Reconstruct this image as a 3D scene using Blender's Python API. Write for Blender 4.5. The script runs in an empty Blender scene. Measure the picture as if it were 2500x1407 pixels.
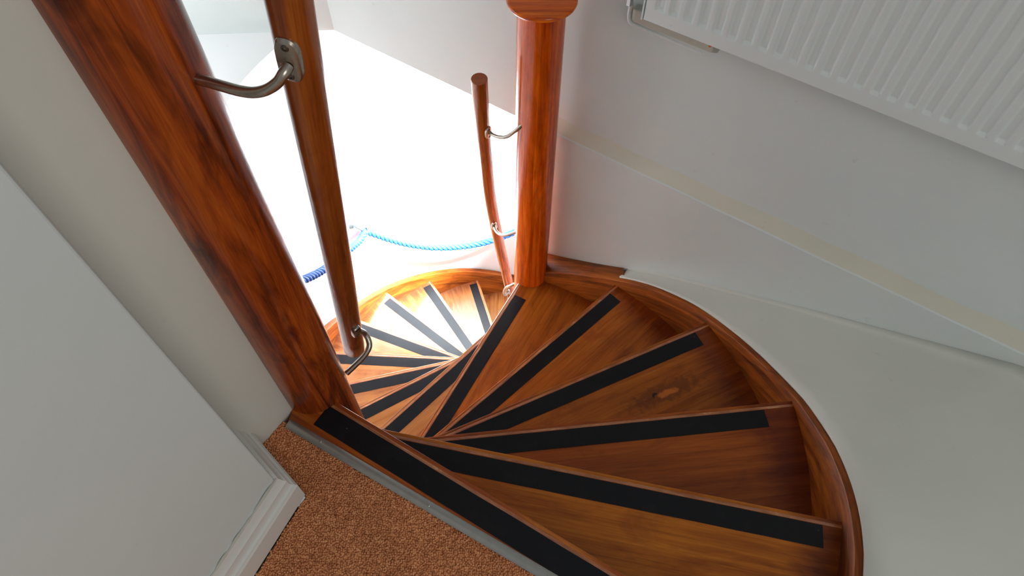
import bpy, bmesh, math, random
import numpy as np
from mathutils import Vector, Matrix
R = math.radians
rnd = random.Random(7)
SC = bpy.context.scene
COL = SC.collection

# ---------------------------------------------------------------- camera
cd = bpy.data.cameras.new('camera'); cd.sensor_width = 36; cd.lens = 24.47; cd.clip_start = 0.02
cam = bpy.data.objects.new('camera', cd); COL.objects.link(cam)
_r = Vector((1.0, 0.0039, 0.0026)).normalized(); _d = Vector((0, 0.554, -0.8325)).normalized()
_u = _r.cross(_d); _r = _d.cross(_u)
cam.matrix_world = Matrix(((_r.x, _u.x, -_d.x, 0), (_r.y, _u.y, -_d.y, 0), (_r.z, _u.z, -_d.z, 1.3957), (0, 0, 0, 1)))
SC.camera = cam
# ---------------------------------------------------------------- world, lights, exposure
W = bpy.data.worlds.new('world'); SC.world = W; W.use_nodes = True
W.node_tree.nodes['Background'].inputs['Color'].default_value = (0.92, 0.975, 1.0, 1)
W.node_tree.nodes['Background'].inputs['Strength'].default_value = 0.27
def area(name, loc, target, sx, sy, power, color):
    l = bpy.data.lights.new(name, 'AREA'); l.shape = 'RECTANGLE'; l.size = sx; l.size_y = sy; l.energy = power; l.color = color
    o = bpy.data.objects.new(name, l); COL.objects.link(o); o.location = loc
    o.rotation_euler = (Vector(target) - Vector(loc)).to_track_quat('-Z', 'Y').to_euler()
    return o
# daylight from the window of the lower hall, round the corner behind the right wall
area('lower_window_light', (0.70, 2.15, -0.90), (-0.80, 1.95, -1.25), 0.7, 0.9, 30, (0.93, 0.97, 1.0))
def spot(name, loc, target, power, size, blend, color, soft=.05):
    sp = bpy.data.lights.new(name, 'SPOT'); sp.energy = power; sp.spot_size = R(size); sp.spot_blend = blend; sp.shadow_soft_size = soft; sp.color = color
    so = bpy.data.objects.new(name, sp); COL.objects.link(so); so.location = loc
    so.rotation_euler = (Vector(target) - so.location).to_track_quat('-Z', 'Y').to_euler()
# sunlight coming in at the same window: a patch on the white wall behind the bulkhead; a weak spot is added to whiten the winders
spot('sun_on_wall', (0.62, 2.05, -0.62), (-0.45, 2.61, -1.40), 3500, 55, 0.85, (0.84, 0.94, 1.0))
spot('steps_fill_spot', (0.55, 2.2, -0.42), (-0.52, 2.03, -2.09), 60, 27, 1.0, (1.0, 0.98, 0.94))
# unseen area light added to brighten the far wall and shelf, behind the left post
area('far_fill_light', (-1.50, 1.65, 0.35), (-0.95, 2.2, -0.3), 0.5, 0.6, 7, (0.94, 0.97, 1.0))
# unseen area light added as soft daylight on the landing, behind the photographer
area('landing_daylight_fill', (1.3, -1.6, 2.2), (-0.5, 0.4, 0.5), 1.2, 1.2, 20, (1.0, 0.97, 0.93))
SC.view_settings.view_transform = 'Standard'; SC.view_settings.look = 'None'
SC.view_settings.exposure = 0.0; SC.view_settings.gamma = 1.0; SC.view_settings.use_curve_mapping = False

# ---------------------------------------------------------------- materials
def new_mat(name):
    m = bpy.data.materials.new(name); m.use_nodes = True
    nt = m.node_tree; return m, nt, nt.nodes['Principled BSDF']
def node(nt, t, **kw):
    n = nt.nodes.new(t)
    for k, v in kw.items():
        if k in n.inputs: n.inputs[k].default_value = v
        else: setattr(n, k, v)
    return n
def ramp(nt, stops, interp='LINEAR'):
    n = nt.nodes.new('ShaderNodeValToRGB'); n.color_ramp.interpolation = interp
    e = n.color_ramp.elements
    while len(e) > 1: e.remove(e[-1])
    e[0].position = stops[0][0]; e[0].color = (*stops[0][1], 1)
    for p_, c_ in stops[1:]:
        x = e.new(p_); x.color = (*c_, 1)
    return n
def paint(name, col, var=0.03, rough=0.55, bump=0.02, coord='Object', blot=None):
    m, nt, b = new_mat(name)
    tc = node(nt, 'ShaderNodeTexCoord')
    n1 = node(nt, 'ShaderNodeTexNoise', Scale=3.0, Detail=4.0, Roughness=0.6)
    nt.links.new(tc.outputs[coord], n1.inputs['Vector'])
    c2 = blot or tuple(c * (1 - 2 * var) for c in col)
    rp = ramp(nt, [(0.35, c2), (0.62, col)])
    nt.links.new(n1.outputs['Fac'], rp.inputs['Fac'])
    # small scuffs and specks
    n3 = node(nt, 'ShaderNodeTexNoise', Scale=22.0, Detail=3.0, Roughness=0.5)
    nt.links.new(tc.outputs[coord], n3.inputs['Vector'])
    r3 = ramp(nt, [(0.72, (1, 1, 1)), (0.80, (0.86, 0.85, 0.83))])
    nt.links.new(n3.outputs['Fac'], r3.inputs['Fac'])
    mx = node(nt, 'ShaderNodeMix', data_type='RGBA', blend_type='MULTIPLY'); mx.inputs[0].default_value = 1
    nt.links.new(rp.outputs['Color'], mx.inputs[6]); nt.links.new(r3.outputs['Color'], mx.inputs[7])
    nt.links.new(mx.outputs[2], b.inputs['Base Color'])
    b.inputs['Roughness'].default_value = rough
    n2 = node(nt, 'ShaderNodeTexNoise', Scale=60.0, Detail=4.0, Roughness=0.6)
    nt.links.new(tc.outputs[coord], n2.inputs['Vector'])
    bp = node(nt, 'ShaderNodeBump', Strength=bump * 10, Distance=0.002)
    nt.links.new(n2.outputs['Fac'], bp.inputs['Height']); nt.links.new(bp.outputs['Normal'], b.inputs['Normal'])
    return m
def wood(name, dark, mid, light, rough=0.32, coat=0.5, fine=0.75, stretch=1.0, knots=0.5, seed=0.0, bump=0.15, lo=0.34, hi=0.68, spec=0.3, across=46, dist=0.5, edge=None, knot=None):
    m, nt, b = new_mat(name)
    uv = node(nt, 'ShaderNodeUVMap', uv_map='UVMap')
    oi = node(nt, 'ShaderNodeObjectInfo')
    ad = node(nt, 'ShaderNodeVectorMath', operation='ADD')
    cmb = node(nt, 'ShaderNodeCombineXYZ')
    ml = node(nt, 'ShaderNodeMath', operation='MULTIPLY'); ml.inputs[1].default_value = 17.0
    nt.links.new(oi.outputs['Random'], ml.inputs[0])
    nt.links.new(ml.outputs[0], cmb.inputs['X']); nt.links.new(ml.outputs[0], cmb.inputs['Y']); cmb.inputs['Z'].default_value = seed
    nt.links.new(uv.outputs['UV'], ad.inputs[0]); nt.links.new(cmb.outputs[0], ad.inputs[1])
    def noise(sx, sy, detail, rgh, dist=0.0):
        mp = node(nt, 'ShaderNodeMapping'); mp.inputs['Scale'].default_value = (sx, sy, 1)
        nt.links.new(ad.outputs[0], mp.inputs['Vector'])
        n = node(nt, 'ShaderNodeTexNoise', Scale=1.0, Detail=detail, Roughness=rgh, Distortion=dist)
        nt.links.new(mp.outputs[0], n.inputs['Vector']); return n
    n1 = noise(2.0 * stretch, across, 6, 0.62, dist)
    n2 = noise(10, 330, 3, 0.6)
    n3 = noise(4, 11, 4, 0.65, 1.2)
    r1 = ramp(nt, [(lo, dark), ((lo + hi) / 2, mid), (hi, light)])
    nt.links.new(n1.outputs['Fac'], r1.inputs['Fac'])
    r2 = ramp(nt, [(0.3, (fine,) * 3), (0.6, (1, 1, 1))]); nt.links.new(n2.outputs['Fac'], r2.inputs['Fac'])
    r3 = ramp(nt, [(0.32, (1 - knots, (1 - knots) * 0.85, (1 - knots) * 0.8)), (0.52, (1, 1, 1))]); nt.links.new(n3.outputs['Fac'], r3.inputs['Fac'])
    a = node(nt, 'ShaderNodeMix', data_type='RGBA', blend_type='MULTIPLY'); a.inputs[0].default_value = 1
    nt.links.new(r1.outputs['Color'], a.inputs[6]); nt.links.new(r2.outputs['Color'], a.inputs[7])
    c = node(nt, 'ShaderNodeMix', data_type='RGBA', blend_type='MULTIPLY'); c.inputs[0].default_value = 1
    nt.links.new(a.outputs[2], c.inputs[6]); nt.links.new(r3.outputs['Color'], c.inputs[7])
    ti = node(nt, 'ShaderNodeMix', data_type='RGBA', blend_type='MULTIPLY'); ti.inputs[0].default_value = 1
    nt.links.new(c.outputs[2], ti.inputs[6]); nt.links.new(oi.outputs['Color'], ti.inputs[7])
    out = ti.outputs[2]
    tc = node(nt, 'ShaderNodeTexCoord')
    if edge:   # dark old varnish left where nobody steps, near the outer string
        sx = node(nt, 'ShaderNodeSeparateXYZ'); nt.links.new(tc.outputs['Object'], sx.inputs[0])
        nz = noise(3, 45, 4, 0.7)
        nm = node(nt, 'ShaderNodeMath', operation='MULTIPLY_ADD'); nm.inputs[1].default_value = 0.16; nm.inputs[2].default_value = -0.08
        nt.links.new(nz.outputs['Fac'], nm.inputs[0])
        aa = node(nt, 'ShaderNodeMath', operation='ADD'); nt.links.new(sx.outputs['X'], aa.inputs[0]); nt.links.new(nm.outputs[0], aa.inputs[1])
        mr = node(nt, 'ShaderNodeMapRange'); mr.inputs['From Min'].default_value = edge - .05; mr.inputs['From Max'].default_value = edge + .03
        nt.links.new(aa.outputs[0], mr.inputs['Value'])
        em = node(nt, 'ShaderNodeMix', data_type='RGBA', blend_type='MULTIPLY'); nt.links.new(mr.outputs[0], em.inputs[0])
        nt.links.new(out, em.inputs[6]); em.inputs[7].default_value = (0.50, 0.34, 0.30, 1); out = em.outputs[2]
    if knot:   # one tread carries a knot with a scuffed orange patch beside it
        for (kx, ky, rx, ry, kc, amt) in knot:
            vs = node(nt, 'ShaderNodeMapping'); vs.inputs['Location'].default_value = (-kx / rx, -ky / ry, 0); vs.inputs['Scale'].default_value = (1 / rx, 1 / ry, 0)
            nt.links.new(tc.outputs['Object'], vs.inputs['Vector'])
            ln = node(nt, 'ShaderNodeVectorMath', operation='LENGTH'); nt.links.new(vs.outputs[0], ln.inputs[0])
            nk = node(nt, 'ShaderNodeTexNoise', Scale=55.0, Detail=3.0); nt.links.new(tc.outputs['Object'], nk.inputs['Vector'])
            ka = node(nt, 'ShaderNodeMath', operation='MULTIPLY_ADD'); ka.inputs[1].default_value = 1.6; nt.links.new(nk.outputs['Fac'], ka.inputs[0]); nt.links.new(ln.outputs['Value'], ka.inputs[2])
            km = node(nt, 'ShaderNodeMapRange'); km.inputs['From Min'].default_value = 1.75; km.inputs['From Max'].default_value = 1.35; km.inputs['To Max'].default_value = amt
            nt.links.new(ka.outputs[0], km.inputs['Value'])
            kmx = node(nt, 'ShaderNodeMix', data_type='RGBA'); nt.links.new(km.outputs[0], kmx.inputs[0]); nt.links.new(out, kmx.inputs[6]); kmx.inputs[7].default_value = (*kc, 1); out = kmx.outputs[2]
    nt.links.new(out, b.inputs['Base Color'])
    b.inputs['Roughness'].default_value = rough; b.inputs['Specular IOR Level'].default_value = spec
    b.inputs['Coat Weight'].default_value = coat; b.inputs['Coat Roughness'].default_value = 0.12
    bp = node(nt, 'ShaderNodeBump', Strength=bump, Distance=0.001)
    nt.links.new(n1.outputs['Fac'], bp.inputs['Height']); nt.links.new(bp.outputs['Normal'], b.inputs['Normal'])
    return m
def plain(name, col, rough=0.5, metal=0.0, noise=0.0, nscale=300.0, bump=0.0):
    m, nt, b = new_mat(name)
    b.inputs['Base Color'].default_value = (*col, 1); b.inputs['Roughness'].default_value = rough; b.inputs['Metallic'].default_value = metal
    tc = node(nt, 'ShaderNodeTexCoord')
    n1 = node(nt, 'ShaderNodeTexNoise', Scale=nscale, Detail=2.0)
    nt.links.new(tc.outputs['Object'], n1.inputs['Vector'])
    rp = ramp(nt, [(0.3, tuple(c * (1 - noise) for c in col)), (0.7, tuple(min(1, c * (1 + noise)) for c in col))])
    nt.links.new(n1.outputs['Fac'], rp.inputs['Fac']); nt.links.new(rp.outputs['Color'], b.inputs['Base Color'])
    if bump:
        bp = node(nt, 'ShaderNodeBump', Strength=bump, Distance=0.0006)
        nt.links.new(n1.outputs['Fac'], bp.inputs['Height']); nt.links.new(bp.outputs['Normal'], b.inputs['Normal'])
    return m
def grip_mat():
    m, nt, b = new_mat('grip_tape_black')
    tc = node(nt, 'ShaderNodeTexCoord')
    n1 = node(nt, 'ShaderNodeTexNoise', Scale=900.0, Detail=2.0)
    v = node(nt, 'ShaderNodeTexVoronoi', Scale=70.0)
    nt.links.new(tc.outputs['Object'], n1.inputs['Vector']); nt.links.new(tc.outputs['Object'], v.inputs['Vector'])
    lint = ramp(nt, [(0.0, (0.35, 0.32, 0.28)), (0.045, (0.010, 0.010, 0.012))], 'CONSTANT')
    gate = node(nt, 'ShaderNodeTexNoise', Scale=14.0, Detail=2.0); nt.links.new(tc.outputs['Object'], gate.inputs['Vector'])
    gr = ramp(nt, [(0.58, (0, 0, 0)), (0.62, (1, 1, 1))]); nt.links.new(gate.outputs['Fac'], gr.inputs['Fac'])
    nt.links.new(v.outputs['Distance'], lint.inputs['Fac'])
    mx = node(nt, 'ShaderNodeMix', data_type='RGBA'); mx.inputs[6].default_value = (0.008, 0.008, 0.010, 1)
    nt.links.new(gr.outputs['Color'], mx.inputs[0]); nt.links.new(lint.outputs['Color'], mx.inputs[7])
    nt.links.new(mx.outputs[2], b.inputs['Base Color'])
    b.inputs['Roughness'].default_value = 0.30; b.inputs['Specular IOR Level'].default_value = 0.22
    bp = node(nt, 'ShaderNodeBump', Strength=0.25, Distance=0.0006)
    nt.links.new(n1.outputs['Fac'], bp.inputs['Height']); nt.links.new(bp.outputs['Normal'], b.inputs['Normal'])
    return m
M = {}
M['wall'] = paint('wall_paint_white', (0.715, 0.765, 0.75), 0.015)
M['wall_cream'] = paint('wall_paint_cream', (0.75, 0.745, 0.67), 0.02)
M['wall_ledge'] = paint('ledge_cream', (0.70, 0.68, 0.57), 0.02)
M['lower'] = paint('wall_paint_lower_white', (0.88, 0.88, 0.88), 0.0)
M['skirt'] = paint('skirting_gloss_white', (0.76, 0.76, 0.72), 0.02, rough=0.3, bump=0.005)
M['skirt_old'] = paint('old_caulk_and_paint', (0.60, 0.58, 0.50), 0.06, rough=0.5)
M['radiator'] = paint('radiator_enamel_white', (0.76, 0.81, 0.80), 0.005, rough=0.35, bump=0.0)
M['post'] = wood('post_varnished_pine', (0.38, 0.045, 0.001), (0.74, 0.112, 0.003), (0.92, 0.20, 0.008), rough=0.20, coat=0.25, knots=0.3)
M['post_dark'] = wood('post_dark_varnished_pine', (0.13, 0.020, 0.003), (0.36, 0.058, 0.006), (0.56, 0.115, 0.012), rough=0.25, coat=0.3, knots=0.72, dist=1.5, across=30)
M['rail'] = wood('rail_varnished_beech', (0.22, 0.044, 0.005), (0.36, 0.080, 0.009), (0.46, 0.125, 0.018), rough=0.25, coat=0.3, knots=0.3)
_tr = dict(rough=0.34, coat=0.0, knots=0.3, stretch=0.8, across=38, dist=0.35)
_tc = ((0.30, 0.068, 0.004), (0.45, 0.118, 0.007), (0.56, 0.168, 0.013))
M['tread'] = wood('tread_worn_pine', *_tc, edge=1.10, **_tr)
M['tread_knot'] = wood('tread_knotted_pine', *_tc, edge=1.10, knot=[(.94, -.160, .16, .040, (0.15, .036, .008), .7), (.905, -.157, .012, .010, (0.03, .012, .005), 1.0), (.945, -.165, .045, .012, (0.62, .17, .02), .9)], **_tr)
M['tread_low'] = wood('tread_lower_pine', (0.34, 0.11, 0.025), (0.46, 0.17, 0.040), (0.56, 0.23, 0.065), edge=0.99, **dict(_tr, rough=.24, coat=.5, spec=.5))  # glossier copy of the tread wood, raised to put glare on the lower turn
M['nosing'] = wood('nosing_rubbed_paled_pine', (0.36, 0.105, 0.030), (0.52, 0.190, 0.070), (0.90, 0.58, 0.33), rough=0.22, coat=1.0, knots=0.15, lo=0.40, hi=0.80, stretch=7, spec=0.5)  # rubbed wood, its colour paled further to carry the window highlights
M['string'] = wood('string_varnished_pine', (0.11, 0.022, 0.002), (0.30, 0.066, 0.006), (0.44, 0.118, 0.012), rough=0.42, coat=0.0, stretch=1.2, knots=0.55, across=30, dist=0.8, spec=0.22)
M['landing'] = wood('landing_varnished_pine', (0.20, 0.035, 0.005), (0.38, 0.080, 0.009), (0.56, 0.17, 0.02), rough=0.3, coat=0.2, knots=0.2)
M['steel'] = plain('brushed_steel', (0.46, 0.41, 0.35), 0.30, 1.0, 0.08, 200)
M['steel_dark'] = plain('steel_screw', (0.16, 0.14, 0.12), 0.35, 1.0)
M['chrome'] = plain('chrome', (0.38, 0.38, 0.38), 0.08, 1.0)
M['alu'] = plain('aluminium_trim', (0.40, 0.39, 0.37), 0.33, 0.75, 0.05, 60)
M['rope'] = plain('blue_rope_fibre', (0.0006, 0.050, 0.22), 0.7, 0.0, 0.25, 500, 0.5)
M['grip'] = grip_mat()
M['hook'] = plain('tarnished_hook_metal', (0.03, 0.035, 0.035), 0.5)
M['gap'] = plain('dark_joint', (0.03, 0.02, 0.015), 0.9)

def carpet_mat():
    m, nt, b = new_mat('carpet_rust_brown')
    tc = node(nt, 'ShaderNodeTexCoord')
    n1 = node(nt, 'ShaderNodeTexNoise', Scale=130.0, Detail=3.0, Roughness=0.7); n2 = node(nt, 'ShaderNodeTexNoise', Scale=9.0, Detail=4.0)
    nt.links.new(tc.outputs['Object'], n1.inputs['Vector']); nt.links.new(tc.outputs['Object'], n2.inputs['Vector'])
    r1 = ramp(nt, [(0.30, (0.42, 0.150, 0.058)), (0.5, (0.74, 0.32, 0.145)), (0.72, (0.95, 0.50, 0.25))]); nt.links.new(n1.outputs['Fac'], r1.inputs['Fac'])
    r2 = ramp(nt, [(0.35, (0.86, 0.84, 0.82)), (0.6, (1, 1, 1))]); nt.links.new(n2.outputs['Fac'], r2.inputs['Fac'])
    a = node(nt, 'ShaderNodeMix', data_type='RGBA', blend_type='MULTIPLY'); a.inputs[0].default_value = 1
    nt.links.new(r1.outputs['Color'], a.inputs[6]); nt.links.new(r2.outputs['Color'], a.inputs[7])
    nt.links.new(a.outputs[2], b.inputs['Base Color']); b.inputs['Roughness'].default_value = 0.95
    b.inputs['Specular IOR Level'].default_value = 0.1
    return m
M['carpet'] = carpet_mat()

# ---------------------------------------------------------------- helpers
def mesh_obj(name, verts, faces, mat, uvs=None, parent=None, smooth=False, kind=None, label=None, cat=None, group=None):
    me = bpy.data.meshes.new(name); me.from_pydata([tuple(v) for v in verts], [], faces)
    if uvs is not None:
        l = me.uv_layers.new(name='UVMap')
        i = 0
        for f in faces:
            for v in f:
                l.data[i].uv = uvs[v]; i += 1
    me.materials.append(mat)
    if smooth:
        for p_ in me.polygons: p_.use_smooth = True
    bm = bmesh.new(); bm.from_mesh(me); bmesh.ops.recalc_face_normals(bm, faces=bm.faces); bm.to_mesh(me); bm.free()
    o = bpy.data.objects.new(name, me); COL.objects.link(o)
    if parent: o.parent = parent
    tag(o, label, cat, group, kind)
    return o
def tag(o, label=None, cat=None, group=None, kind=None):
    if label: o['label'] = label
    if cat: o['category'] = cat
    if group: o['group'] = group
    if kind: o['kind'] = kind
    return o
def empty(name, loc, label=None, cat=None, group=None, rz=0.0):
    o = bpy.data.objects.new(name, None); COL.objects.link(o); o.location = loc; o.rotation_euler = (0, 0, rz); o.empty_display_size = 0.05
    return tag(o, label, cat, group)
def bevel(o, w, seg=2, ang=40):
    b = o.modifiers.new('bevel', 'BEVEL'); b.width = w; b.segments = seg; b.limit_method = 'ANGLE'; b.angle_limit = R(ang)
    return o
def smooth_by_angle(o, ang=35):
    me = o.data
    for p_ in me.polygons: p_.use_smooth = True
    try: me.set_sharp_from_angle(angle=R(ang))
    except Exception: pass
    return o
def prism(poly, z0, z1):
    n = len(poly)
    v = [(x, y, z0) for x, y in poly] + [(x, y, z1) for x, y in poly]
    f = [tuple(range(n))[::-1], tuple(range(n, 2 * n))] + [(i, (i + 1) % n, n + (i + 1) % n, n + i) for i in range(n)]
    return v, f
def uv_of(verts, ox=0.0):
    return [(v[0] + ox, v[1] + 0.4 * v[2]) for v in verts]
def spline(pts, n):
    """Catmull-Rom through pts (with optional extra columns)"""
    P = [np.array(q, float) for q in pts]; P = [2 * P[0] - P[1]] + P + [2 * P[-1] - P[-2]]
    out = []
    for i in range(1, len(P) - 2):
        for k in range(n):
            t = k / n
            a, b, c, d = P[i - 1], P[i], P[i + 1], P[i + 2]
            out.append(0.5 * ((2 * b) + (-a + c) * t + (2 * a - 5 * b + 4 * c - d) * t * t + (-a + 3 * b - 3 * c + d) * t ** 3))
    out.append(P[-2]); return out
def sweep(path, rad, seg=16, cap=True, round_end=0, flat=(1.0, 1.0)):
    """tube with parallel-transport frames; returns verts, faces, uvs. rad: float or list"""
    P = [Vector(q[:3]) for q in path]; n = len(P)
    rads = list(rad) if hasattr(rad, '__len__') else [rad] * n
    if round_end:
        for end in (0, 1):
            a = P[0] if end == 0 else P[-1]; b = P[1] if end == 0 else P[-2]; r0 = rads[0] if end == 0 else rads[-1]
            dirv = (a - b).normalized(); ins = []
            for k in range(1, round_end + 1):
                t = k / round_end * math.pi / 2
                ins.append((a + dirv * (math.sin(t) * r0 * 0.6), max(r0 * math.cos(t), r0 * 0.05)))
            if end == 0: P = [q for q, _ in ins[::-1]] + P; rads = [q for _, q in ins[::-1]] + rads
            else: P = P + [q for q, _ in ins]; rads = rads + [q for _, q in ins]
        n = len(P)
    T = []
    for i in range(n):
        t = (P[min(i + 1, n - 1)] - P[max(i - 1, 0)]); T.append(t.normalized())
    ref = Vector((0, 0, 1)) if abs(T[0].z) < 0.9 else Vector((1, 0, 0))
    N = (ref - T[0] * ref.dot(T[0])).normalized()
    V, F, UV = [], [], []; L = 0
    for i in range(n):
        if i: L += (P[i] - P[i - 1]).length
        N = (N - T[i] * N.dot(T[i])).normalized(); B = T[i].cross(N)
        for k in range(seg + 1):
            a = 2 * math.pi * k / seg
            V.append(P[i] + N * (math.cos(a) * rads[i] * flat[0]) + B * (math.sin(a) * rads[i] * flat[1]))
            UV.append((L, a * rads[min(n // 2, n - 1)]))
    s = seg + 1
    for i in range(n - 1):
        for k in range(seg):
            F.append((i * s + k, i * s + k + 1, (i + 1) * s + k + 1, (i + 1) * s + k))
    if cap:
        for i in (0, n - 1):
            c = len(V); V.append(P[i]); UV.append((L + 0.3, 0))
            for k in range(seg):
                V.append(V[i * s + k]); UV.append((L + 0.3 + math.cos(2 * math.pi * k / seg) * rads[i], math.sin(2 * math.pi * k / seg) * rads[i]))
            for k in range(seg):
                F.append((c, c + 1 + k, c + 1 + (k + 1) % seg))
    return V, F, UV
def weld(o, d=1e-5):
    bm = bmesh.new(); bm.from_mesh(o.data); bmesh.ops.remove_doubles(bm, verts=bm.verts, dist=d)
    bmesh.ops.recalc_face_normals(bm, faces=bm.faces); bm.to_mesh(o.data); bm.free(); return o
def tube(name, path, rad, mat, parent=None, seg=16, round_end=0, n=0, **kw):
    if n: path = spline(path, n)
    v, f, uv = sweep(path, rad, seg, True, round_end)
    o = mesh_obj(name, v, f, mat, uv, parent, **kw); weld(o); smooth_by_angle(o, 40); return o
def lathe(name, prof, mat, parent=None, seg=48, planar=False, **kw):
    """prof: list of (r, z); local origin on the axis"""
    V, F, UV = [], [], []; L = 0
    for i, (r_, z) in enumerate(prof):
        if i: L += math.hypot(r_ - prof[i - 1][0], z - prof[i - 1][1])
        for k in range(seg + 1):
            a = 2 * math.pi * k / seg + math.pi / 2
            V.append((r_ * math.cos(a), r_ * math.sin(a), z))
            UV.append((r_ * math.cos(a), r_ * math.sin(a) + z) if planar else (L, a * max(r_, 0.05)))
    s = seg + 1
    for i in range(len(prof) - 1):
        for k in range(seg): F.append((i * s + k, i * s + k + 1, (i + 1) * s + k + 1, (i + 1) * s + k))
    o = mesh_obj(name, V, F, mat, UV, parent, **kw); weld(o); smooth_by_angle(o, 40); return o

# ---------------------------------------------------------------- plan of the stair (metres)
RISE = 0.19
T1 = np.array([-0.4237, 0.6293]); T2 = np.array([0.0653, 1.6313])   # turning centres
PA = (-0.4357, 0.6709); PB = (0.0745, 1.63)                          # newel posts
NU = {0: (-30.54, .0225), 1: (-11.53, .0387), 2: (6.28, .0487), 3: (24.79, .0513), 4: (43.32, .0466), 5: (62.06, .0542)}
NL = {6: (-133.26, -.010), 7: (-149.7, .0068), 8: (-166.05, .0114), 9: (177.1, .002), 10: (158.3, .014), 11: (140.6, .012), 12: (123.2, .0134), 13: (107.0, -.015), 14: (89.5, 0.0), 15: (72.0, 0.0)}
def rho_in(th): return float(np.interp(th, [-40, -30, -20, -14, -6, 0, 8, 20, 31, 40, 50, 61, 70], [1.10, 1.125, 1.155, 1.172, 1.19, 1.203, 1.214, 1.203, 1.19, 1.166, 1.14, 1.11, 1.09]))
RL = 1.045
def dirv(a): return np.array([math.cos(R(a)), math.sin(R(a))])

# ================================================================ THE SETTING
NB = np.array([.559, .829]); CB = 1.4918
def on_b(x, off=0.0): return (x, (CB + off - .559 * x) / .829)      # the plane of the wall beside the stair
H = 2.5
# corner chunk of the landing wall
n1 = np.array([.908, -.419]); d1 = np.array([-.419, -.908]); n2 = np.array([.697, .717]); d2 = np.array([-.717, .697])
Dc = np.array([-.4133, .4272])
def corner(t):                                                      # plan point at distance t outside both wall faces
    w = Dc - np.array([1.205, .224]) * .025
    return w + np.array([1.205, .224]) * t
Wc = corner(0); W2 = np.array([-.541, .5165])
far1 = Wc + d1 * 2.2
v, f = prism([far1, Wc, W2, W2 + d2 * .3 , far1 + np.array([-.5, .3])], -0.3, H)
o = mesh_obj('wall_left', v, f, M['wall'], kind='structure'); bevel(o, .003, 2)
E0 = np.array([-.5234, .5338]); E1 = np.array([-.4577, .6356]); ed = (E1 - E0) / np.linalg.norm(E1 - E0); en = np.array([-ed[1], ed[0]])
v, f = prism([E0 - ed * .03, E1 + ed * .02, E1 + ed * .02 + en * .2, E0 - ed * .03 + en * .3], -0.3, H)
mesh_obj('wall_middle', v, f, M['wall_cream'], kind='structure')
pts = []
for j in range(70):
    q = E1 + ed * .004 + np.array([.0012, -.0008]); pts.append((q[0] + rnd.uniform(-.0006, .0006), q[1], .004 + j * .02))
tube('shrinkage_crack', pts, [.0010 + rnd.uniform(-.0005, .0006) for _ in pts], M['gap'], bpy.data.objects['wall_middle'], seg=6)
# skirting with moulded profile, swept round the corner
prof = [(.000, 0), (.025, 0), (.025, .060), (.0225, .064), (.0215, .068), (.0170, .070), (.0150, .076), (.0145, .092), (.0110, .097), (.0085, .104), (.0060, .112), (.000, .113)]
V = []; F = []
for j, c in enumerate([Wc + d1 * 2.0, Wc, W2 + d2 * .02]):
    for t, z in prof:
        if j == 0: q = c + n1 * t
        elif j == 1: q = corner(t)
        else: q = c + n2 * t
        V.append((q[0], q[1], z))
m_ = len(prof)
for j in range(2):
    for k in range(m_ - 1): F.append((j * m_ + k, j * m_ + k + 1, (j + 1) * m_ + k + 1, (j + 1) * m_ + k))
F.append(tuple(range(m_))); F.append(tuple(range(2 * m_, 3 * m_)))
o = mesh_obj('baseboard_left', V, F, M['skirt'], kind='structure'); smooth_by_angle(o, 25)
# uneven bead of old caulk along the top of the skirting
pts = []
for j in range(60):
    q = corner(.0035) + d1 * (j * .012); pts.append((q[0], q[1], .1135 + rnd.uniform(-.0015, .0015)))
tube('caulk_line', pts, [.0022 + rnd.uniform(-.0008, .0008) for _ in pts], M['skirt_old'], bpy.data.objects['baseboard_left'], seg=8)

# floor slab and carpet
strip_a = np.array([-.4780, .5816]); strip_b = np.array([.0720, .2747]); sd = (strip_b - strip_a) / np.linalg.norm(strip_b - strip_a); sn = np.array([-sd[1], sd[0]])
carpet_poly = [strip_a - sd * .01, E0 - ed * .02, tuple(Dc + d2 * .150), tuple(Dc), tuple(Dc + d1 * 2.2), (1.9, -1.6), tuple(strip_a + sd * 2.2)]
v, f = prism([tuple(q) for q in carpet_poly], -0.26, -0.0075)
mesh_obj('floor', v, f, M['carpet'], kind='structure')
def inside(px, py, poly):
    c = np.zeros(px.shape, bool); n = len(poly)
    for i in range(n):
        x0, y0 = poly[i]; x1, y1 = poly[(i + 1) % n]
        if y0 == y1: continue
        k = ((y0 > py) != (y1 > py)) & (px < (x1 - x0) * (py - y0) / (y1 - y0) + x0); c ^= k
    return c
rng = np.random.default_rng(5)
sp = .0042
gx, gy = np.meshgrid(np.arange(-.60, .62, sp), np.arange(-.02, .62, sp)); gx = gx.ravel() + rng.uniform(-.0017, .0017, gx.size); gy = gy.ravel() + rng.uniform(-.0017, .0017, gy.size)
k = inside(gx, gy, carpet_poly) & (((gx - strip_a[0]) * sn[0] + (gy - strip_a[1]) * sn[1]) < -.002); gx = gx[k]; gy = gy[k]; nT = gx.size
base = np.array([(0, 0, 1.0)] + [(math.cos(a), math.sin(a), 0.25) for a in np.arange(5) * 2 * math.pi / 5] + [(math.cos(a) * .8, math.sin(a) * .8, -1.2) for a in np.arange(5) * 2 * math.pi / 5])
rr = rng.uniform(.0019, .0029, nT); hh = rng.uniform(.0018, .0042, nT); rot = rng.uniform(0, 6.28, nT)
bx = base[None, :, 0] * np.cos(rot)[:, None] - base[None, :, 1] * np.sin(rot)[:, None]; by = base[None, :, 0] * np.sin(rot)[:, None] + base[None, :, 1] * np.cos(rot)[:, None]
vx = gx[:, None] + bx * rr[:, None] + rng.normal(0, .0005, (nT, 1)) * (base[None, :, 2] > .5); vy = gy[:, None] + by * rr[:, None]; vz = -.0055 + base[None, :, 2] * hh[:, None]
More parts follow.
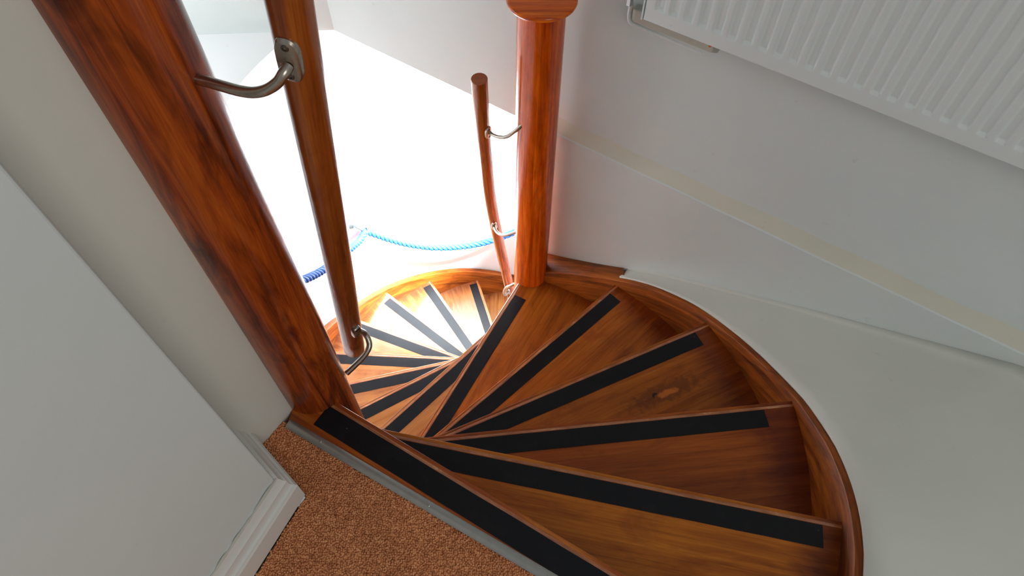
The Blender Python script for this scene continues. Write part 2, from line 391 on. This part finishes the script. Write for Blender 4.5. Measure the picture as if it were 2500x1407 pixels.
vv = np.stack([vx, vy, vz], -1).reshape(-1, 3)
fb = []
for q in range(5): fb.append((0, 1 + q, 1 + (q + 1) % 5)); fb += [(1 + q, 6 + q, 6 + (q + 1) % 5), (1 + q, 6 + (q + 1) % 5, 1 + (q + 1) % 5)]
ff = (np.array(fb)[None] + (np.arange(nT) * 11)[:, None, None]).reshape(-1, 3)
me = bpy.data.meshes.new('carpet_pile'); me.vertices.add(len(vv)); me.vertices.foreach_set('co', vv.ravel()); me.loops.add(ff.size); me.polygons.add(len(ff))
me.loops.foreach_set('vertex_index', ff.ravel().astype(np.int32)); me.polygons.foreach_set('loop_start', (np.arange(len(ff)) * 3).astype(np.int32)); me.polygons.foreach_set('loop_total', np.full(len(ff), 3, np.int32))
me.update(calc_edges=True); me.polygons.foreach_set('use_smooth', np.ones(len(ff), bool)); me.materials.append(M['carpet'])
o = bpy.data.objects.new('carpet_pile', me); COL.objects.link(o); tag(o, 'rust-brown looped pile carpet on the landing at the head of the stair', 'carpet', None, 'stuff')

# right-hand wall: upper plane (set back), chamfered ledge, lower plane beside the string
AOFF = .03
def slab(name, pts_front, z0, z1, thick, mat, **kw):
    """vertical wall panel standing on the line pts_front, extruded away from the stair"""
    a = np.array(pts_front[0]); b = np.array(pts_front[1]); n = np.array([-(b - a)[1], (b - a)[0]]); n /= np.linalg.norm(n)
    v, f = prism([a, b, b + n * thick, a + n * thick], z0, z1)
    return mesh_obj(name, v, f, mat, **kw)
Ca = np.array([-.6861, 2.2983])
ZA = -.2785
pA0 = Ca; pA1 = np.array(on_b(.135, AOFF)); pA2 = np.array(on_b(3.2, AOFF))
slab('wall_right', (pA0, pA1), ZA, H, .16, M['wall'], kind='structure')
o = slab('wall_right_upper', (pA1, pA2), -.2010, H, .16, M['wall'], kind='structure')
Cl = Ca + (np.array([-1.1905, 2.2672]) - Ca) * 2.2
slab('wall_far', (Cl, Ca), ZA, H, .16, M['wall'], kind='structure')
# lower plane with the chamfer on top: profile swept along the wall (slightly uneven, hand plastered)
V = []; F = []; N_ = 40
for i in range(N_ + 1):
    x = .118 + (3.2 - .118) * (i / N_) ** 1.3
    wob = .0025 * math.sin(i * 1.7) + .0015 * math.sin(i * 3.1)
    for off, z in [(AOFF + .05, -.185), (AOFF + .003, -.1900 + wob * 1.5), (AOFF - .004, -.203 + wob), (AOFF * .55, -.221), (.0035, -.2375 + wob * .4), (.0, -.242 + wob * .4), (.001, -.250), (.001, -1.3), (.10, -1.3)]:
        q = on_b(x, off); V.append((q[0], q[1], z))
m_ = 9
for i in range(N_):
    for k in range(m_ - 1): F.append((i * m_ + k, i * m_ + k + 1, (i + 1) * m_ + k + 1, (i + 1) * m_ + k))
F.append(tuple(range(m_))); F.append(tuple(range(N_ * m_, N_ * m_ + m_)))
o = mesh_obj('wall_stair_right', V, F, M['wall'], kind='structure'); smooth_by_angle(o, 25)
# give the chamfer a warmer cream tone
o.data.materials.append(M['wall_ledge'])
for p_ in o.data.polygons:
    if 0 <= (p_.index % (m_ - 1)) <= 3 and p_.index < N_ * (m_ - 1): p_.material_index = 1

# drum wall round the lower turn, with its ceiling, floor and the wall beyond
V = []; F = []; UVs = []
azs = list(range(-28, 251, 3))
for a in azs:
    for r_, z in ((1.088, -3.2), (1.088, -.262), (1.17, -.262), (1.17, -3.2)):
        q = T2 + dirv(a) * r_; V.append((q[0], q[1], z))
for i in range(len(azs) - 1):
    for k in range(4): F.append((i * 4 + k, i * 4 + (k + 1) % 4, (i + 1) * 4 + (k + 1) % 4, (i + 1) * 4 + k))
F.append((0, 1, 2, 3)); e_ = (len(azs) - 1) * 4; F.append((e_, e_ + 1, e_ + 2, e_ + 3))
o = mesh_obj('wall_lower_drum', V, F, M['lower'], kind='structure'); smooth_by_angle(o, 40)
cp = [tuple(Cl + np.array([0, .05])), tuple(Ca + np.array([.03, .05])), on_b(1.6, .08), (1.9, 3.4), (-2.2, 3.4)]
v, f = prism(cp, -.262, -.2); mesh_obj('ceiling', v, f, M['lower'], kind='structure')
v, f = prism([(-1.3, .4), (1.4, .4), (1.4, 3.0), (-1.3, 3.0)], -3.25, -3.04); mesh_obj('floor_lower', v, f, M['lower'], kind='structure')
v, f = prism([(-1.75, .60), (-1.65, .60), (-1.65, 2.35), (-1.75, 2.35)], -.3, H); mesh_obj('wall_left_far', v, f, M['wall'], kind='structure')
q_ = [tuple(T2 + dirv(a) * 1.10) for a in range(138, 236, 6)]
v, f = prism([(-.60, 2.60)] + q_ + [(-1.70, .70), (-1.70, 2.60)], -.320, -.2786); mesh_obj('trim_2', v, f, M['lower'], kind='structure')
# ================================================================ THE STAIR
stair = empty('staircase', (0, 0, 0), 'double-winding staircase of varnished pine with black anti-slip strips, turning down between two posts', 'staircase')

TINT = {1: (1.05, 1.12, 1.1), 2: (.80, .66, .75), 3: (.88, .86, .9), 4: (1.05, 1.0, 1.0), 5: (.95, .88, .9)}
def tread(k, P, ang, off, poly, s0, s1, strip_sign, strip_off=.018, strip_w=.050, nose_s=(0, 1), mat=None):
    """one tread: board, rounded nosing bar, riser below, grip strip. poly in world xy"""
    z = -k * RISE
    u = dirv(ang); n = np.array([-u[1], u[0]]); org = P + n * off
    def loc(q): q = np.asarray(q) - org; return (q @ u, q @ n)
    L = [loc(q) for q in poly]
    v, f = prism(L, -.034, 0)
    o = mesh_obj('tread', v, f, mat or M['tread'], uv_of(v, k * 3.1), stair); o.location = (org[0], org[1], z); o.rotation_euler = (0, 0, R(ang)); bevel(o, .0025, 2); o.color = (*TINT.get(k, (1, 1, 1)), 1)
    # nosing bar (front is opposite strip_sign)
    g = -strip_sign; N_ = []; Fn = []; Un = []
    pr = [(-.004, -.033), (.006, -.034), (.0105, -.030), (.0125, -.022), (.0125, -.012), (.0105, -.004), (.006, -.0005), (.000, .0006), (-.004, .0006)]
    m = len(pr); steps = 12
    for i in range(steps + 1):
        s = nose_s[0] + (nose_s[1] - nose_s[0]) * i / steps
        for t, zz in pr: N_.append((s, g * (t - .0125), zz)); Un.append((s + k, t * 1.2 + zz))
    for i in range(steps):
        for q in range(m): Fn.append((i * m + q, i * m + (q + 1) % m, (i + 1) * m + (q + 1) % m, (i + 1) * m + q))
    Fn.append(tuple(range(m))); Fn.append(tuple(range(steps * m, steps * m + m)))
    b = mesh_obj('nosing', N_, Fn, M['nosing'], Un, o, label='rubbed front edge of the tread, paled for highlights'); smooth_by_angle(b, 50)
    # grip strip, a thin sheet with its own slightly irregular edge
    a0 = strip_off * strip_sign; a1 = (strip_off + strip_w) * strip_sign
    top = []; bot = []; steps = 16
    for i in range(steps + 1):
        s = s0 + (s1 - s0) * i / steps
        top.append((s, a0 + rnd.uniform(-.0004, .0004))); bot.append((s, a1 + rnd.uniform(-.0004, .0004)))
    pl = top + bot[::-1]
    v, f = prism(pl, .0002, .0013)
    mesh_obj('grip_strip', v, f, M['grip'], None, o, label='black gritty anti-slip strip')
    # riser under the nosing
    if k:
        rs = strip_sign * .030
        v, f = prism([(nose_s[0], rs), (nose_s[1], rs), (nose_s[1], rs + strip_sign * .015), (nose_s[0], rs + strip_sign * .015)], -RISE, -.034)
        mesh_obj('riser', v, f, M['string'], uv_of(v, k), o)
    return o
# upper turn, treads 1-5
s_out = {1: 1.138, 2: 1.127, 3: 1.139, 4: 1.110, 5: .997}
for k in range(1, 6):
    a, off = NU[k]; ap, offp = NU[k - 1]
    u, n = dirv(a), np.array([-math.sin(R(a)), math.cos(R(a))]); up_, np_ = dirv(ap), np.array([-math.sin(R(ap)), math.cos(R(ap))])
    a_end = a + math.degrees(math.asin(off / 1.2)); ap_end = ap + math.degrees(math.asin((offp - .04) / 1.2))
    poly = [T1 + n * off + u * .02]
    for i in range(13):
        th = a_end + (ap_end - a_end) * i / 12; poly.append(T1 + dirv(th) * (rho_in(th) + .008))
    poly.append(T1 + np_ * (offp - .04) + up_ * .02)
    no = rho_in(a_end)
    tread(k, T1, a, off, poly, .14, s_out[k], -1, mat=M['tread_knot'] if k == 3 else None, nose_s=(.03, no * math.cos(math.asin(off / 1.2)) + .002))
# lower turn, treads 6-15
ls = {6: .96, 7: .985, 8: 1.0, 9: 1.01, 10: 1.0, 11: 1.0, 12: 1.023, 13: 1.024, 14: 1.02, 15: 1.02}
prev = (-117.9, .0)
for k in range(6, 16):
    a, off = NL[k]; ap, offp = prev; prev = (a, off)
    if ap < a: ap += 360
    u, n = dirv(a), np.array([-math.sin(R(a)), math.cos(R(a))]); up_, np_ = dirv(ap), np.array([-math.sin(R(ap)), math.cos(R(ap))])
    a_end = a + math.degrees(math.asin(off / RL)); ap_end = ap + math.degrees(math.asin((offp + .04) / RL))
    poly = [T2 + n * off + u * .03]
    for i in range(11):
        th = a_end + (ap_end - a_end) * i / 10; poly.append(T2 + dirv(th) * (RL + .008))
    poly.append(T2 + np_ * (offp + .04) + up_ * .03)
    tread(k, T2, a, off, poly, .20, ls[k], 1, nose_s=(.05, RL), mat=M['tread_low'])
# landing board (nosing 0)
a, off = NU[0]; u = dirv(a); n = np.array([-u[1], u[0]])
g0 = T1 + n * off
q0 = strip_a + sn * .012
poly = [g0 + u * (-.06), g0 + u * 1.45, strip_a + sd * 1.55 + sn * .002, strip_a + sn * .002 + sd * .0]
o = tread(0, T1, a, off, poly, .029, 1.05, -1, strip_off=.016, strip_w=.050, nose_s=(.025, 1.2), mat=M['landing'])
v, f = prism([tuple(g0 - n * .03 + u * .0), tuple(g0 - n * .03 + u * 1.3), tuple(g0 - n * .05 + u * 1.3), tuple(g0 - n * .05)], -.30, -.034)
mesh_obj('fascia', v, f, M['string'], uv_of(v), stair)

# outer strings: swept board, rounded top, following the curve
def string_board(name, centre, rows, depth, thick, wallfill=False):
    V = []; F = []; UV = []; L = 0; prevp = None
    for th, r_in, zt in rows:
        p_ = centre + dirv(th) * r_in
        if prevp is not None: L += math.hypot(*(p_ - prevp))
        prevp = p_
        pr = [(0, zt - depth), (0, zt - .003), (.001, zt - .001), (.003, zt), (thick - .003, zt), (thick - .001, zt - .001), (thick, zt - .003), (thick, zt - depth)]
        for t, z in pr:
            if wallfill and t > .01 and th > 45: t += max(0, (CB - NB @ centre) / (NB @ dirv(th)) - r_in - .0365 + .001) * min(1, (th - 45) / 1.0)
            q = centre + dirv(th) * (r_in + t); V.append((q[0], q[1], z)); UV.append((L + (z - rows[0][2]) * 0.0, z - zt + t * .8))
    m = 8
    for i in range(len(rows) - 1):
        for k in range(m): F.append((i * m + k, i * m + (k + 1) % m, (i + 1) * m + (k + 1) % m, (i + 1) * m + k))
    F.append(tuple(range(m))); e = (len(rows) - 1) * m; F.append(tuple(range(e, e + m)))
    o = mesh_obj(name, V, F, M['string'], UV, stair); smooth_by_angle(o, 50); return o
rimU = [(-40, .02), (-32, -.02), (-24, -.062), (-16.0, -.0965), (-11.35, -.124), (-7.8, -.156), (-3.45, -.203), (.5, -.253), (6.5, -.333), (11.6, -.396), (17, -.452), (22.3, -.503), (27.4, -.548), (33.4, -.602), (40, -.662), (45.8, -.735), (52.8, -.815), (60.4, -.888), (64, -.92)]
def rim_u(th): return float(np.interp(th, [q[0] for q in rimU], [q[1] for q in rimU]))
rows = []
for i in range(70):
    th = -38 + (62.5 + 38) * i / 69
    z = sum(rim_u(th + dd) for dd in (-2.5, 0, 2.5)) / 3
    rows.append((th, rho_in(th), z))
string_board('outer_string', T1, rows, .34, .036, True)
rimL = [(60, -2.86), (80, -2.64), (96.2, -2.475), (100.9, -2.430), (114, -2.305), (123, -2.230), (140.5, -2.075), (154.8, -1.955), (166.5, -1.785), (180, -1.63), (200, -1.41), (225, -1.13), (246, -.90)]
def rim_l(th): return float(np.interp(th, [q[0] for q in rimL], [q[1] for q in rimL]))
rows = []
for i in range(70):
    th = 60 + (243 - 60) * i / 69
    z = sum(rim_l(th + dd) for dd in (-4, 0, 4)) / 3
    rows.append((th, RL, z))
string_board('outer_string', T2, rows, .36, .034)

# plastered ledge between the string and the right wall: warped, twisting sheet
side = [(46, .420, -.757), (42, .519, -.684), (36, .713, -.591), (28, .944, -.481), (15, 1.223, -.362), (0, 1.374, -.298), (-15, 1.75, -.262), (-36, 2.6, -.235)]
th_l = np.linspace(45.4, -36, 60); V = []; F = []
tt = [-q[0] for q in side]
NS = 14
for th in th_l:
    rz = sum(rim_u(th + dd) for dd in (-2.5, 0, 2.5)) / 3
    a = T1 + dirv(th) * (rho_in(th) + .017); xb = float(np.interp(-th, tt, [q[1] for q in side])); zb = float(np.interp(-th, tt, [q[2] for q in side])); b = on_b(xb, .002)
    for j in range(NS + 1):
        t = j / NS; w = .004 * math.sin(math.pi * t)
        V.append((a[0] + (b[0] - a[0]) * t, a[1] + (b[1] - a[1]) * t, (rz + .005) + (zb - rz - .005) * t - w))
    wdt = math.hypot(b[0] - a[0], b[1] - a[1]); cv = min(.012, wdt * .2); V[-1] = (V[-1][0] + NB[0] * -.0010, V[-1][1] + NB[1] * -.0010, zb + cv)
m = NS + 1
for i in range(len(th_l) - 1):
    for j in range(NS): F.append((i * m + j, i * m + j + 1, (i + 1) * m + j + 1, (i + 1) * m + j))
o = mesh_obj('ledge_right', V, F, M['wall_cream'], smooth=True, kind='structure'); o.name = 'trim_1'
sol = o.modifiers.new('solid', 'SOLIDIFY'); sol.thickness = .006; sol.offset = 0

# ================================================================ POSTS
pa = empty('newel_post', (PA[0], PA[1], -2.0), 'thick dark reddish-brown round post rising past the camera at the left of the landing', 'newel post')
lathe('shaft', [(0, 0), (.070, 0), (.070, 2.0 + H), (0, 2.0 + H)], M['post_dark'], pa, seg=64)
pb = empty('newel_post', (PB[0], PB[1], -3.04), 'glossy orange-brown round post with a wide round cap, beside the white radiator wall', 'newel post')
lathe('shaft', [(0, 0), (.066, 0), (.066, 3.04 + .285), (0, 3.04 + .285)], M['post'], pb, seg=64)
lathe('cap', [(0, 3.333), (.072, 3.333), (.086, 3.335), (.092, 3.339), (.0938, 3.344), (.092, 3.349), (.087, 3.352), (.0, 3.3525)], M['post'], pb, seg=64, planar=True)
# ================================================================ HANDRAILS
def bracket(parent, path, rad, plate_c, rail_dir, face_n, L=.052, Wd=.024, seat=None):
    """steel bracket: arm, rose plate on the rail with two screws"""
    arm = tube('bracket', path, rad, M['steel'], parent, seg=16, n=6, label='brushed steel bracket')
    rd = Vector(rail_dir).normalized(); fn = Vector(face_n); fn = (fn - rd * fn.dot(rd)).normalized(); sd_ = rd.cross(fn)
    V = []; F = []; c = Vector(plate_c); ring = 28
    for lv, (sc, h) in enumerate([(1.0, -.004), (1.0, .002), (.92, .0045), (.78, .0052)]):
        for i in range(ring):
            a = 2 * math.pi * i / ring; ca, sa = math.cos(a), math.sin(a)
            x = math.copysign(abs(ca) ** .55, ca) * L / 2 * sc; y = math.copysign(abs(sa) ** .8, sa) * Wd / 2 * sc
            V.append(c + rd * x + sd_ * y + fn * h)
    for lv in range(3):
        for i in range(ring): F.append((lv * ring + i, lv * ring + (i + 1) % ring, (lv + 1) * ring + (i + 1) % ring, (lv + 1) * ring + i))
    F.append(tuple(range(ring))); F.append(tuple(range(3 * ring, 4 * ring)))
    pl = mesh_obj('mounting_plate', V, F, M['steel'], None, arm); smooth_by_angle(pl, 35)
    for s in (-1, 1):
        cc = c + rd * (s * L * .33) + fn * .0052; V = []; F = []; k = 16
        for r_, h in ((.0045, -.002), (.0045, .0006), (.0034, .0012), (.0022, .0012), (.0018, -.0004)):
            for i in range(k):
                a = 2 * math.pi * i / k; V.append(cc + rd * (math.cos(a) * r_) + sd_ * (math.sin(a) * r_) + fn * h)
        for lv in range(4):
            for i in range(k): F.append((lv * k + i, lv * k + (i + 1) % k, (lv + 1) * k + (i + 1) % k, (lv + 1) * k + i))
        F.append(tuple(range(4 * k, 5 * k)))
        sc_ = mesh_obj('screw', V, F, M['steel_dark'], None, arm); smooth_by_angle(sc_, 35)
    return arm
camC = Vector((0, 0, 1.3957))
ra = empty('handrail', (-.232, .646, .961), 'thick straight brown handrail sloping steeply beside the dark left post', 'handrail')
ra_off = Vector(ra.location)
def rel(pts, o): return [tuple(Vector(q[:3]) - o) for q in pts]
A0 = Vector((-.232, .646, .961)); A1 = Vector((-.383, .81, -.107)); axA = (A0 - A1).normalized()
path = [A0 + axA * .5 - (axA * (1.56 * i / 24)) for i in range(25)]
tube('rail', rel(path, ra_off), .0250, M['rail'], ra, seg=40, round_end=5)
p1 = [[-0.3720, 0.6540, 0.8525], [-0.35, 0.6437, 0.8551], [-0.3314, 0.6343, 0.8573], [-0.3109, 0.6243, 0.86], [-0.292, 0.6172, 0.8638], [-0.2749, 0.6147, 0.8701], [-0.2608, 0.6165, 0.879], [-0.2528, 0.6203, 0.8877], [-0.2475, 0.6290, 0.8920]]
pc = Vector((-.2460, .6311, .8972)); fnA = Vector((-.2143, -.9695, -.1186))
bracket(ra, rel(p1, ra_off), .0066, pc - ra_off - fnA * .001, axA, fnA, L=.066, Wd=.029)
p2 = [[-0.3700, 0.7040, -0.0106], [-0.3479, 0.7208, 0.0023], [-0.3293, 0.7362, 0.0143], [-0.3191, 0.751, 0.0255], [-0.3199, 0.7628, 0.0344], [-0.3265, 0.7720, 0.0480], [-0.3320, 0.7700, 0.0620], [-0.3400, 0.7660, 0.0760]]
pc = Vector((-.3390, .7600, .0800))
bracket(ra, rel(p2, ra_off), .0066, pc - ra_off, axA, Vector((.75, -.62, -.2)), L=.046, Wd=.022)

B = [(-.0976, 1.6196, .055), (-.0965, 1.6300, -.0650), (-.0951, 1.6588, -.2047), (-.0917, 1.6991, -.3787), (-.0879, 1.7287, -.5386), (-.0770, 1.7605, -.7175), (-.0566, 1.8004, -.9542), (-.0339, 1.8328, -1.1793), (-.0138, 1.8639, -1.3929), (.0146, 1.8908, -1.6215), (.060, 1.905, -1.85)]
rb = empty('handrail', B[0], 'slim bent brown handrail with a flat round end, bracketed to the capped post', 'handrail')
ob = Vector(B[0])
pathB = spline(B, 8)
v, f, uv = sweep(rel(pathB, ob), [float(np.interp(q[2], [-1.0, .06], [.0225, .0245])) for q in pathB], 32)
o = mesh_obj('rail', v, f, M['rail'], uv, rb); weld(o); smooth_by_angle(o, 40); bevel(o, .0015, 2, 50)
def bdir(z):
    for i in range(len(B) - 1):
        if B[i][2] >= z >= B[i + 1][2]: return (Vector(B[i]) - Vector(B[i + 1])).normalized()
b1 = [[0.030, 1.590, -0.0945], [0.004, 1.5873, -0.1214], [-0.0188, 1.5911, -0.1458], [-0.0408, 1.603, -0.1592], [-0.0590, 1.6180, -0.1665], [-0.0700, 1.6300, -0.1690], [-0.0800, 1.6400, -0.1715]]
bracket(rb, rel(b1, ob), .0060, Vector((-.0775, 1.6350, -.1700)) - ob, bdir(-.17), Vector((.72, -.68, .1)), L=.056, Wd=.026)
b2 = [[0.018, 1.625, -0.662], [-0.0197, 1.6385, -0.7017], [-0.0454, 1.6647, -0.7328], [-0.0637, 1.6988, -0.7531], [-0.0700, 1.7306, -0.7694], [-0.0714, 1.7440, -0.778]]
bracket(rb, rel(b2, ob), .0060, Vector(b2[-1]) - ob, bdir(-.77), Vector((.5, -.8, .2)), L=.050, Wd=.024)
b3 = [[0.030, 1.640, -1.020], [-0.0053, 1.66, -1.0815], [-0.0235, 1.7046, -1.1611], [-0.0354, 1.7437, -1.2535], [-0.0327, 1.7868, -1.3484], [-0.0196, 1.8293, -1.3904]]
bracket(rb, rel(b3, ob), .0066, Vector(b3[-1]) - ob, bdir(-1.39), Vector((.3, -.9, .2)), L=.050, Wd=.024)

# ================================================================ METAL EDGE STRIP
mt = empty('carpet_edge_strip', (strip_a[0], strip_a[1], 0), 'grey metal edging strip where the carpet meets the wooden top step', 'edging strip')
V = []; F = []; pr = [(-.011, -.006), (-.0115, .0005), (-.009, .0030), (-.004, .0052), (.001, .0058), (.006, .0048), (.0095, .0022), (.010, 0), (.010, -.006)]
for s in (.004, .5, 1.0, 1.5):
    for t, z in pr: q = sd * s + sn * t; V.append((q[0], q[1], z))
m = len(pr)
for i in range(3):
    for k in range(m): F.append((i * m + k, i * m + (k + 1) % m, (i + 1) * m + (k + 1) % m, (i + 1) * m + k))
F.append(tuple(range(m))); F.append(tuple(range(3 * m, 4 * m)))
o = mesh_obj('metal_bar', V, F, M['alu'], None, mt); smooth_by_angle(o, 40)
for i in range(5):
    q = sd * (.09 + .27 * i); V = []; F = []; k = 14
    for r_, h in ((.0036, .0035), (.0036, .0060), (.0026, .0066), (.0, .0066)):
        for j in range(k): V.append((q[0] + r_ * math.cos(6.2832 * j / k), q[1] + r_ * math.sin(6.2832 * j / k), h))
    for lv in range(3):
        for j in range(k): F.append((lv * k + j, lv * k + (j + 1) % k, (lv + 1) * k + (j + 1) % k, (lv + 1) * k + j))
    o = mesh_obj('screw', V, F, M['alu'], None, mt); weld(o)

# ================================================================ BLUE ROPE AND ITS HOOKS
def three_strand(path, R_core, r_str, pitch, lab):
    P = [Vector(q) for q in spline(path, 30)]
    L = [0]
    for i in range(1, len(P)): L.append(L[-1] + (P[i] - P[i - 1]).length)
    n = int(L[-1] / .0055); Q = []
    for i in range(n + 1):
        s = L[-1] * i / n; j = min(len(L) - 2, max(0, int(np.searchsorted(L, s)) - 1)); t = (s - L[j]) / max(1e-9, L[j + 1] - L[j]); Q.append(P[j].lerp(P[j + 1], t))
    V = []; F = []; seg = 8
    for k in range(3):
        pts = []
        for i in range(n + 1):
            T = (Q[min(i + 1, n)] - Q[max(i - 1, 0)]).normalized(); N = Vector((0, 0, 1)) - T * T.z; N.normalize(); Bn = T.cross(N)
            a = 2 * math.pi * (k / 3 + L[-1] * i / n / pitch); pts.append(Q[i] + N * (math.cos(a) * R_core) + Bn * (math.sin(a) * R_core))
        v, f, _ = sweep(pts, r_str, seg); b = len(V); V += v; F += [tuple(b + q for q in ff_) for ff_ in f]
    o = mesh_obj('rope', V, F, M['rope'], None); weld(o); smooth_by_angle(o, 60)
    return o
ringp = (-.7693, 2.2683, -1.4856)
rp = [(-.7693, 2.2683, -1.4800), (-.7032, 2.2915, -1.5568), (-.6385, 2.3142, -1.6250), (-.5696, 2.3383, -1.6870), (-.4655, 2.3748, -1.7610), (-.3553, 2.4135, -1.8130), (-.2401, 2.4539, -1.8440), (-.1216, 2.4955, -1.8520), (.0105, 2.5418, -1.8303), (.15, 2.59, -1.775), (.30, 2.645, -1.68)]
o = three_strand(rp, .0092, .0103, .088, ''); tag(o, 'bright blue twisted rope sagging across the white wall toward the capped post', 'rope', 'blue ropes')
rl = [(-.7693, 2.2683, -1.4800), (-.7861, 2.1916, -1.4600), (-.8022, 2.1187, -1.4150), (-.8327, 1.9796, -1.3250), (-.8575, 1.8666, -1.2430), (-.8754, 1.7853, -1.1766), (-.8919, 1.7103, -1.1063), (-.925, 1.58, -.98)]
o = three_strand(rl, .0092, .0103, .088, ''); tag(o, 'short length of bright blue twisted rope behind the left handrail', 'rope', 'blue ropes')
def hook(p_wall, p_ring, lab):
    e = empty('rope_hook', p_wall, lab, 'hook', 'rope hooks'); pw = Vector(p_wall); prr = Vector(p_ring) - pw
    c2 = Vector((T2[0], T2[1], pw.z)); nrm = (c2 - pw).normalized()
    sd_ = nrm.cross(Vector((0, 0, 1)))
    V = []; F = []; k = 24
    for r_, h in ((.026, -.004), (.026, .004), (.021, .009), (.010, .012), (.007, .020)):
        for j in range(k): V.append(sd_ * (math.cos(6.2832 * j / k) * r_) + Vector((0, 0, 1)) * (math.sin(6.2832 * j / k) * r_) + nrm * h)
    for lv in range(4):
        for j in range(k): F.append((lv * k + j, lv * k + (j + 1) % k, (lv + 1) * k + (j + 1) % k, (lv + 1) * k + j))
    F.append(tuple(range(k))); F.append(tuple(range(4 * k, 5 * k)))
    o = mesh_obj('wall_plate', V, F, M['hook'], None, e); smooth_by_angle(o, 40)
    tube('shank', [tuple(nrm * .005), tuple(prr * .45 + nrm * .012), tuple(prr * .85)], .006, M['hook'], e, seg=12, n=5)
    pts = []
    ax = Vector((.75, .2, -.6)).normalized(); e1 = ax.cross(Vector((0, 0, 1))).normalized(); e2 = ax.cross(e1)
    for j in range(25): pts.append(tuple(prr + (e1 * math.cos(6.2832 * j / 24) + e2 * math.sin(6.2832 * j / 24)) * .0225))
    tube('ring', pts, .0045, M['hook'], e, seg=10)
hook((-.8290, 2.2590, -1.4150), ringp, 'small steel wall hook holding both blue ropes')

# ================================================================ RADIATOR
rq = np.array(on_b(.320, -.07)); wd = np.array([.829, -.559]); nf = np.array([-.559, -.829])   # along the wall, out of the wall
rad = empty('radiator', (rq[0], rq[1], .337), 'white ribbed panel radiator mounted on the right wall', 'radiator', rz=math.atan2(wd[1], wd[0]))
# local: x along wall, y = into the wall (+) , z up
LW = 1.4; LH = .60
V = []; F = []
pitch = .0372; x0 = .046; cols = [0.0, x0 - .010]
prof_x = [(0.0, 0.0), (.012, 0.0)]
nr = int((LW - 2 * .03) / pitch)
for i in range(nr):
    xs = x0 - .022 + i * pitch
    prof_x += [(xs, 0.0), (xs + .0055, .0065), (xs + .0205, .0065), (xs + .0245, 0.0)]
prof_x.append((LW, 0.0))
rowsz = [(0.0, 0.0, .0), (.003, 0.0, 0.0), (.036, 0.0, 0.0), (.044, 1.0, 0.0), (LH - .044, 1.0, 0), (LH - .036, 0.0, 0), (LH, 0.0, 0)]
for z, am, _ in rowsz:
    for x, dp in prof_x: V.append((x, dp * am, z))
m = len(prof_x)
for i in range(len(rowsz) - 1):
    for k in range(m - 1): F.append((i * m + k, i * m + k + 1, (i + 1) * m + k + 1, (i + 1) * m + k))
# returned edges
b = len(V)
V += [(0, .012, 0), (LW, .012, 0), (LW, .012, LH), (0, .012, LH)]
F += [tuple(list(range(m))[::-1] + [b, b + 1]), (0, b, b + 3, (len(rowsz) - 1) * m)]
o = mesh_obj('front_panel', V, F, M['radiator'], None, rad); smooth_by_angle(o, 60); bevel(o, .0022, 3, 25)
def box(name, x, y, z, mat, parent, bv=.001, **kw):
    v, f = prism([(x[0], y[0]), (x[1], y[0]), (x[1], y[1]), (x[0], y[1])], z[0], z[1])
    o = mesh_obj(name, v, f, mat, None, parent, **kw); bevel(o, bv, 2); return o
box('side_panel', (-.0075, -.0035), (-.001, .055), (-.002, LH), M['radiator'], rad)
box('back_panel', (.01, LW), (.048, .060), (.004, LH - .01), M['radiator'], rad)
box('wall_bracket', (.93, .96), (.060, .096), (-.012, .2), M['radiator'], rad)
# valve, pipe
def P_(x, off, z):  # helper: wall coordinates (along, out, up) -> radiator-local
    return (x, .1 - off, z)
vz = .03
tube('valve', [(-.066, .052, .012), (-.066, .052, .075)], .0125, M['chrome'], rad, seg=8, label='chrome radiator valve')
tube('valve_nut', [(-.066, .052, -.012), (-.066, .052, .014)], .0095, M['chrome'], rad, seg=6)
tube('valve_tail', [(-.066, .050, .026), (.010, .050, .026)], .0085, M['chrome'], rad, seg=8)
pipe = [(-.066, .055, .002), (-.068, .068, -.020), (-.074, .082, -.045), (-.076, .088, -.070), (-.070, .092, -.090), (-.052, .0985, -.098), (-.02, .1015, -.0995), (.06, .1025, -.102), (.115, .103, -.104), (.135, .105, -.1045)]
tube('feed_pipe', pipe, .0065, M['radiator'], rad, seg=14, n=6)
v, f = prism([(-.056, .070), (.168, .070), (.181, .077), (.181, .0985), (-.064, .0985), (-.064, .077)], -.071, -.034)
o = mesh_obj('channel', v, f, M['skirt_old'], None, rad, label='white painted channel below the panel'); bevel(o, .004, 3)
tube('plug', [(.160, .067, -.051), (.160, .076, -.051)], .0032, M['post'], rad, seg=8, label='small rusty brown plug')
